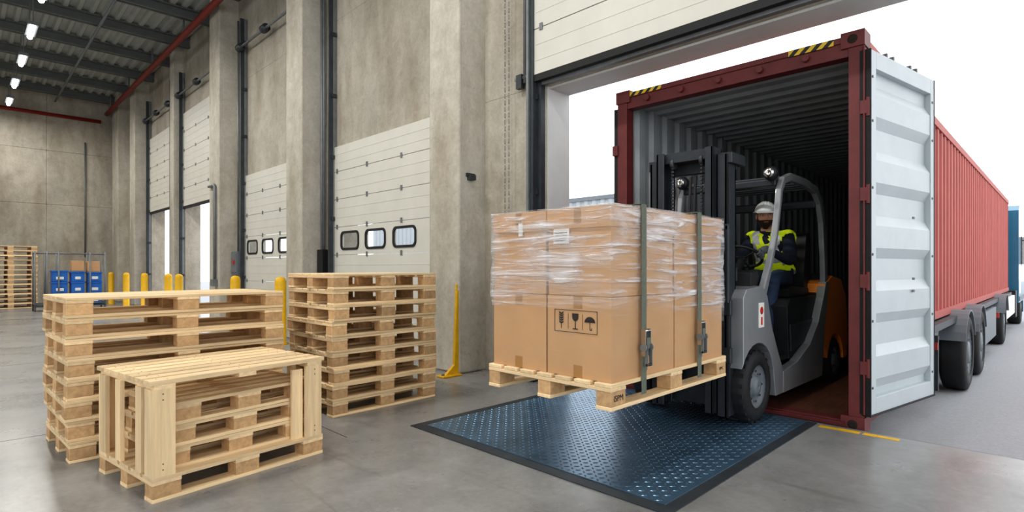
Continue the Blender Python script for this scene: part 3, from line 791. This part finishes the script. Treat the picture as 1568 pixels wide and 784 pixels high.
for s_, xo in ((1, mx0), (-1, mx1)):
    a_, c_ = sorted((xo, xo+s_*.022)); mst.box(a_, c_, 3.99, 4.14, .10, 2.04, 'dgrey')
    a_, c_ = sorted((xo, xo+s_*.075)); mst.box(a_, c_, 4.12, 4.14, .10, 2.04, 'dgrey'); mst.box(a_, c_, 3.99, 4.01, .10, 2.04, 'dgrey')
    a_, c_ = sorted((xo+s_*.085, xo+s_*.105)); mst.box(a_, c_, 3.94, 4.09, .12, 2.10, 'dgrey')
    a_, c_ = sorted((xo+s_*.085, xo+s_*.15)); mst.box(a_, c_, 4.07, 4.09, .12, 2.10, 'dgrey'); mst.box(a_, c_, 3.94, 3.96, .12, 2.10, 'dgrey')
    mst.cyl((xo+s_*.13, 4.16, .2), (xo+s_*.13, 4.16, 1.55), .034, 'dgrey', 14); mst.cyl((xo+s_*.13, 4.16, 1.5), (xo+s_*.13, 4.16, 2.0), .018, 'chrome', 12)
    for k in range(50):
        mst.box(xo+s_*.20-.011, xo+s_*.20+.011, 3.985, 4.0, .6+k*.028, .6+k*.028+.02, 'dsteel')
    mst.lathe([(-.015, .045), (.015, .045), (.015, .01), (-.015, .01)], 'dsteel', (xo+s_*.2, 4.01, 2.02), 'x', 18)
for z, y in ((1.94, 4.12), (.16, 4.12), (1.1, 4.12)): mst.box(mx0, mx1, y, y+.05, z, z+.1, 'dgrey')
mst.box(mx0+.09, mx1-.09, 3.98, 4.09, 2.02, 2.10, 'dgrey')
mst.box(mx0-.02, mx0+.08, 4.0, 4.22, 1.98, 2.06, 'dgrey'); mst.box(mx1-.08, mx1+.03, 4.0, 4.24, 1.97, 2.05, 'dgrey')
mst.cyl((FX-.06, 4.02, .3), (FX-.06, 4.02, 1.35), .05, 'dgrey', 16)
hp = [(FX+.1, 4.0, 1.9), (FX+.11, 3.95, 1.6), (FX+.1, 3.93, 1.2), (FX+.1, 3.9, .9)]
mst.tube(hp, .012, 'rubber', 8); mst.tube([(p[0]+.04, p[1], p[2]) for p in hp], .012, 'rubber', 8)
for x in (mx0+.04, mx1-.04): mst.cyl((x, 4.14, .75), (x, 4.5, .6), .035, 'dgrey', 12)
mst.obj('mast', fk, bevel=.004)
b = B()
for z in (.58, .92): b.box(FX-.47, FX+.47, 3.86, 3.90, z-.06, z+.05, 'dgrey')
for x in (FX-.2, FX+.2): b.box(x-.03, x+.03, 3.88, 3.95, .5, 1.0, 'dgrey')
for x in (FX-.45, FX-.27, FX-.09, FX+.09, FX+.27, FX+.45): b.box(x-.012, x+.012, 3.84, 3.87, .95, 1.5, 'dgrey')
b.box(FX-.46, FX+.46, 3.84, 3.87, 1.47, 1.51, 'dgrey')
for x in (FX-.22, FX+.22):
    b.prism([(3.86, 1.0), (3.80, 1.0), (3.80, .50), (3.7, .492), (2.75, .50), (2.68, .505), (2.68, .515), (3.7, .532), (3.84, .532), (3.86, .56)], x-.05, x+.05, 'dsteel')
b.obj('fork_carriage', fk, bevel=.004)

# ================================================================ DRIVER
drv = empty('forklift_driver', (FX+.1, 5.6, 1.0))
DX = FX+.1
LA = math.radians(-12); RA = math.radians(192)
PL = SC+(e1*math.cos(LA)+e2*math.sin(LA))*RW; PR = SC+(e1*math.cos(RA)+e2*math.sin(RA))*RW
WL = PL+Vector((.02, .085, .045)); WR = PR+Vector((-.02, .085, .045))
P = {'pel': ((0, 5.76, 1.09), .145), 'sp': ((0, 5.73, 1.22), .14), 'ch': ((0, 5.66, 1.37), .15), 'uc': ((0, 5.61, 1.475), .12), 'nk': ((0, 5.565, 1.565), .056), 'hd': ((0, 5.53, 1.64), .052),
     'sl': ((.165, 5.60, 1.475), .078), 'el': ((.255, 5.44, 1.255), .052), 'ml': ((0, 0, 0), .04), 'wl': ((0, 0, 0), .031),
     'sr': ((-.165, 5.60, 1.475), .078), 'er': ((-.255, 5.44, 1.255), .052), 'mr': ((0, 0, 0), .04), 'wr': ((0, 0, 0), .031),
     'hl': ((.095, 5.73, 1.085), .10), 'tl': ((.12, 5.5, 1.11), .085), 'kl': ((.15, 5.28, 1.10), .068), 'al': ((.15, 5.12, .60), .048), 'fl': ((.155, 4.98, .50), .042),
     'hr': ((-.095, 5.73, 1.085), .10), 'tr': ((-.12, 5.5, 1.11), .085), 'kr': ((-.15, 5.28, 1.10), .068), 'ar': ((-.15, 5.12, .60), .048), 'fr': ((-.155, 4.98, .50), .042)}
pos = {k: Vector((DX+v[0][0], v[0][1], v[0][2])) for k, v in P.items()}
pos['wl'] = WL; pos['wr'] = WR; pos['ml'] = (pos['el']*.5+WL*.5); pos['mr'] = (pos['er']*.5+WR*.5)
E = [('pel', 'sp'), ('sp', 'ch'), ('ch', 'uc'), ('uc', 'nk'), ('nk', 'hd'), ('uc', 'sl'), ('sl', 'el'), ('el', 'ml'), ('ml', 'wl'), ('uc', 'sr'), ('sr', 'er'), ('er', 'mr'), ('mr', 'wr'),
     ('pel', 'hl'), ('hl', 'tl'), ('tl', 'kl'), ('kl', 'al'), ('al', 'fl'), ('pel', 'hr'), ('hr', 'tr'), ('tr', 'kr'), ('kr', 'ar'), ('ar', 'fr')]
ks = list(P); me = bpy.data.meshes.new('body'); me.from_pydata([tuple(pos[k]) for k in ks], [(ks.index(a), ks.index(c)) for a, c in E], [])
tmp = bpy.data.objects.new('tmp_body', me); sc.collection.objects.link(tmp)
sk = tmp.modifiers.new('skin', 'SKIN')
for i, k in enumerate(ks):
    r = P[k][1]; me.skin_vertices[0].data[i].radius = (r, r); me.skin_vertices[0].data[i].use_root = (k == 'pel')
sb = tmp.modifiers.new('sub', 'SUBSURF'); sb.levels = 2; sb.render_levels = 2
dg = bpy.context.evaluated_depsgraph_get(); dg.update()
bod = bpy.data.meshes.new_from_object(tmp.evaluated_get(dg)); bpy.data.objects.remove(tmp)
bod.materials.clear()
for k in ('navy', 'trous', 'skin', 'rubber'): bod.materials.append(M[k])
def bone(c):
    best = None
    for a, d_ in E:
        A = pos[a]; D = pos[d_]-A; t = max(0, min(1, (c-A).dot(D)/D.length_squared)); q = (c-(A+D*t)).length-P[a][1]*(1-t)-P[d_][1]*t
        if best is None or q < best[0]: best = (q, (a, d_))
    return best[1]
tor = []
for p in bod.polygons:
    p.use_smooth = True; bn = bone(p.center)
    if bn[1] in ('hl', 'tl', 'kl', 'al', 'hr', 'tr', 'kr', 'ar'): p.material_index = 1
    elif bn[1] in ('fl', 'fr'): p.material_index = 3
    elif bn in (('nk', 'hd'),): p.material_index = 2
    elif bn == ('uc', 'nk') and p.center.z > 1.56: p.material_index = 2
    if (bn[0] in ('pel', 'sp', 'ch') and bn[1] in ('sp', 'ch', 'uc') or bn[1] in ('sl', 'sr') and bn[0] == 'uc' or bn == ('uc', 'nk')) and p.center.z < 1.545 and abs(p.center.x-DX) < .2:
        tor.append(p.index)
bo = bpy.data.objects.new('body', bod); sc.collection.objects.link(bo); par(bo, drv)
vb = B(); bm_v = [v.co+v.normal*.014 for v in bod.vertices]
used = {}; vv = []
ffs = []
for i in tor:
    f = []
    for vi in bod.polygons[i].vertices:
        if vi not in used: used[vi] = len(vv); vv.append(bm_v[vi])
        f.append(used[vi])
    ffs.append((f, bod.polygons[i].center.copy()))
vb.v = [tuple(v) for v in vv]; vb.mi('hivis'); vb.mi('refl'); vb.mi('navy')
for f, c in ffs:
    dx = abs(c.x-DX); k = 0
    if 1.13 < c.z < 1.175 or 1.25 < c.z < 1.295: k = 1
    elif .075 < dx < .12 and c.z > 1.295: k = 1
    elif dx < .03 and c.z > 1.42 and c.y < 5.6: k = 2
    vb.f.append(f); vb.m.append(k); vb.sm.append(True)
vo = vb.obj('hivis_vest', drv); so = vo.modifiers.new('thick', 'SOLIDIFY'); so.thickness = .006; so.offset = 1

def hand(b, Pm, A, W, side):
    tan = (-e1*math.sin(A)+e2*math.cos(A)).normalized(); out = (e1*math.cos(A)+e2*math.sin(A)).normalized()
    kn = Pm+sn*.030+out*.018
    b.tube([W+(W-kn)*.25, W, W*.5+kn*.5, kn], [.03, .031, .036, .03], 'glove', 12)
    for i, (o, ln) in enumerate(((-.032, .9), (-.011, 1.0), (.011, .97), (.031, .82))):
        base = kn+tan*o; pts = [base]
        for ph in (75, 30, -20, -70, -70-50*ln):
            r_ = .024; p_ = math.radians(ph); pts.append(Pm+tan*o+(out*math.cos(p_)+sn*math.sin(p_))*r_)
        b.tube(pts, [.012, .0115, .011, .0105, .0098, .007], 'glove', 8)
    th = tan*(-1 if side > 0 else 1)
    b.tube([W*.6+kn*.4-out*.02, kn-out*.042-sn*.005, Pm-out*.026+sn*.004+th*-.01, Pm-out*.02-sn*.018+th*-.02], [.016, .014, .012, .009], 'glove', 8)
b = B(); hand(b, PL, LA, WL, 1); hand(b, PR, RA, WR, -1); b.obj('hands', drv)

HC = Vector((DX, 5.50, 1.695)); RZ = Matrix.Translation(HC) @ Matrix.Rotation(math.radians(24), 4, 'Z') @ Matrix.Rotation(math.radians(3), 4, 'X')
b = B(); n = 40; k = 30; vs = []
def gs(x, s): return math.exp(-(x/s)**2)
for i in range(k+1):
    ph = -math.pi/2+math.pi*i/k
    for j in range(n):
        A = 2*math.pi*j/n; dx_, dy_, dz_ = math.cos(ph)*math.cos(A), math.cos(ph)*math.sin(A), math.sin(ph)
        x_, y_, z_ = dx_*.077, dy_*.096, dz_*.122
        if z_ < -.02:
            t = (-.02-z_)/.1; x_ *= 1-.28*t; y_ *= (1-.05*t if y_ < 0 else 1-.35*t)
        if dy_ < 0:
            y_ -= .026*gs(x_, .011)*gs(z_+.022, .018)+.012*gs(x_, .009)*gs(z_-.0, .022)
            y_ += .010*(gs(abs(x_)-.031, .013))*gs(z_-.006, .013)
            y_ -= .006*gs(z_-.027, .01)*gs(x_, .045)
            y_ -= .006*gs(x_, .022)*gs(z_+.060, .010)
            y_ -= .008*gs(x_, .025)*gs(z_+.1, .018)
        vs.append((x_, y_, z_))
b.v = [tuple(RZ @ Vector(v)) for v in vs]; b.mi('skin'); b.mi('beard'); b.mi('lip')
for i in range(k):
    for j in range(n):
        f = (i*n+j, i*n+(j+1) % n, (i+1)*n+(j+1) % n, (i+1)*n+j); c = sum((Vector(vs[q]) for q in f), Vector())/4
        kk = 0
        if c.z < -.042 and c.y < .02 and c.z > -.13: kk = 1
        if c.y < -.02 and abs(c.x) < .022 and -.066 < c.z < -.054: kk = 2
        if abs(c.x) > .05 and c.y > -.045 and c.y < .0 and c.z < 0: kk = 1
        if c.y > .01 and c.z > -.06: kk = 1
        b.f.append(f); b.m.append(kk); b.sm.append(True)
for s_ in (-1, 1):
    b.ell((s_*.031, -.078, .005), (.013, .011, .009), 'eye', 12, 8, RZ); b.ell((s_*.031, -.087, .005), (.005, .004, .0055), 'ink', 8, 6, RZ)
    b.tube([(s_*.016, -.092, .024), (s_*.03, -.093, .029), (s_*.048, -.080, .022)], [.003, .0045, .002], 'beard', 6, RZ)
    b.ell((s_*.079, .005, -.005), (.009, .018, .030), 'skin', 12, 8, RZ)
b.obj('head', drv)
b = B()
b.ell((0, .004, .040), (.100, .122, .105), 'helmet', 32, 16, RZ, zmin=0)
br = []
for j in range(40):
    A = 2*math.pi*j/40; c_, s_ = math.cos(A), math.sin(A); ext = .018+(.050*max(0, -s_)**2)
    br.append((c_*(.100+ext*.7), .004+s_*(.122+ext)))
inn = [(math.cos(2*math.pi*j/40)*.096, .004+math.sin(2*math.pi*j/40)*.118) for j in range(40)]
q = [(x_, y_, .037-(.012 if y_ < -.12 else 0)) for x_, y_ in br]+[(x_, y_, .042) for x_, y_ in inn]+[(x_, y_, .042-(.012 if y_ < -.12 else 0)) for x_, y_ in br]+[(x_, y_, .050) for x_, y_ in inn]
fs = []
for j in range(40):
    l = (j+1) % 40; fs += [(j, l, 40+l, 40+j), (80+j, 80+l, 120+l, 120+j), (j, l, 80+l, 80+j), (40+j, 40+l, 120+l, 120+j)]
b.add(q, fs, 'helmet', True, RZ)
for x_ in (-.025, 0, .025):
    pts = []
    for k in range(-8, 9):
        yy = .012*k; pts.append((x_, .004+yy, .040+.105*math.sqrt(max(0, 1-(yy/.122)**2-(x_/.1)**2))-.001))
    b.tube(pts, [.0015]+[.005]*15+[.0015], 'helmet', 8, RZ)
b.tube([(.078, -.01, .04), (.068, -.03, -.06), (.03, -.055, -.118), (0, -.06, -.124), (-.03, -.055, -.118), (-.068, -.03, -.06), (-.078, -.01, .04)], .003, 'ink', 6, RZ)
b.obj('hard_hat', drv)

# ================================================================ SMALL WAREHOUSE THINGS
def bollard(x, y):
    b = B(); b.lathe([(0, .001), (0, .13), (.012, .13), (.012, .085), (.98, .085), (1.03, .07), (1.055, .03), (1.06, .001)], 'yellow', (x, y, 0), 'z', 24, closed=False)
    for k in range(4):
        A = math.pi/4+k*math.pi/2; b.cyl((x+.11*math.cos(A), y+.11*math.sin(A), .01), (x+.11*math.cos(A), y+.11*math.sin(A), .025), .012, 'steel', 6)
    b.obj('safety_bollard')
for x in (-8.75, -10.75, -14.4, -15.3, -17.7, -20.0, -22.3): bollard(x, 3.6)
b = B()
b.prism([(3.76, .0), (3.97, .0), (3.97, .95), (3.945, .95), (3.91, .12)], -4.85, -4.81, 'yellow')
b.box(-4.90, -4.76, 3.72, 3.98, 0, .02, 'yellow'); b.cyl((-4.83, 3.76, .02), (-4.83, 3.76, .04), .02, 'steel', 6); b.cyl((-4.83, 3.95, .95), (-4.83, 3.95, 1.02), .015, 'yellow', 8)
b.obj('column_guard', bevel=.004)
b = B()
b.box(-12.85, -12.5, 4.22, 4.32, 1.05, 1.55, 'fender'); b.box(-12.82, -12.53, 4.205, 4.22, 1.1, 1.5, 'steel'); b.box(-12.7, -12.62, 4.19, 4.205, 1.28, 1.36, 'redl')
b.tube([(-12.6, 4.28, 1.55), (-12.6, 4.28, 6.5)], .025, 'steel'); b.tube([(-12.72, 4.28, 1.05), (-12.72, 4.28, .2)], .02, 'rubber')
b.obj('electrical_cabinet')
b = B(); b.tube([(-13.1, 3.96, .9), (-13.1, 3.96, 2.95), (-13.12, 3.96, 3.0), (-13.5, 3.96, 3.0)], .03, 'steel'); b.box(-13.2, -13.02, 3.9, 3.99, .8, .95, 'steel'); b.obj('water_pipe')
b = B()
b.box(-8.85, -8.65, 4.25, 4.36, 1.1, 1.5, 'black'); b.tube([(-8.74, 4.32, 1.5), (-8.74, 4.32, 6.6)], .02, 'steel'); b.tube([(-8.82, 4.32, .2), (-8.82, 4.32, 6.6)], .025, 'steel')
b.obj('door_control_box')
b = B(); b.box(-4.26, -4.18, 4.32, 4.37, 3.15, 3.3, 'dsteel'); b.box(-4.3, -4.1, 4.34, 4.38, 3.25, 3.28, 'steel'); b.tube([(-4.15, 4.35, 3.2), (-4.15, 4.35, 6.8)], .02, 'steel'); b.obj('conduit_bracket')
b = B(); b.box(-4.845, -4.78, 4.12, 4.2, 2.2, 2.26, 'dsteel'); b.box(-4.845, -4.82, 4.1, 4.22, 2.24, 2.28, 'dsteel'); b.obj('wall_bracket')
cage = empty('storage_cage', (-20, 2.3, 0))
b = B()
for y in (1.5, 1.75, 2.0, 2.7, 3.05):
    for x in (-20.4, -19.8): b.tube([(x, y, 0), (x, y, 1.65)], .02, 'steel', 8)
for z in (.2, 1.6):
    for x in (-20.4, -19.8): b.tube([(x, 1.5, z), (x, 3.05, z)], .015, 'steel', 8)
    for y in (1.5, 3.05): b.tube([(-20.4, y, z), (-19.8, y, z)], .015, 'steel', 8)
b.box(-20.42, -19.78, 1.48, 3.07, .12, .16, 'dsteel')
b.obj('cage_frame', cage)
b = B()
for (y0, y1, zt) in ((1.85, 2.22, 1.22), (2.27, 2.6, 1.1), (2.65, 3.0, 1.08)):
    z = .17
    while z < zt-.2:
        h = min(.32, zt-z)
        b.box(-20.3, -19.9, y0+.015, y1-.015, z, z+h-.04, 'blue'); b.box(-20.32, -19.88, y0, y1, z+h-.05, z+h-.005, 'blue')
        b.box(-19.9, -19.885, y0+.1, y1-.1, z+.06, z+.14, 'white'); z += h
b.box(-20.3, -19.95, 2.3, 2.58, 1.11, 1.4, 'card'); b.box(-20.3, -19.95, 2.66, 2.95, 1.09, 1.38, 'card')
b.obj('blue_crates', cage, bevel=.01)
b = B()
b.sheet(corr(-60, -12, .8, .1), -.4, 6.6, lambda u, d, v: (u, 36-d, v), 'build'); b.box(-60, -12, 36.05, 46, -.41, 6.6, 'build'); b.box(-60.2, -11.8, 35.8, 46.2, 6.6, 6.9, 'fender')
b.obj('far_building', recalc=False)

# ================================================================ WORLD / CAMERA
w = bpy.data.worlds.new('World'); sc.world = w; w.use_nodes = True
bg = w.node_tree.nodes['Background']; bg.inputs[0].default_value = (.96, .98, 1, 1); bg.inputs[1].default_value = 1.85
cam = bpy.data.cameras.new('Camera'); cam.lens = 850/1568*36; cam.sensor_width = 36; cam.shift_y = 18/1568; cam.clip_end = 300
co = bpy.data.objects.new('Camera', cam); co.location = (0, 0, 1.2); co.rotation_euler = (math.pi/2, 0, math.pi/4)
sc.collection.objects.link(co); sc.camera = co
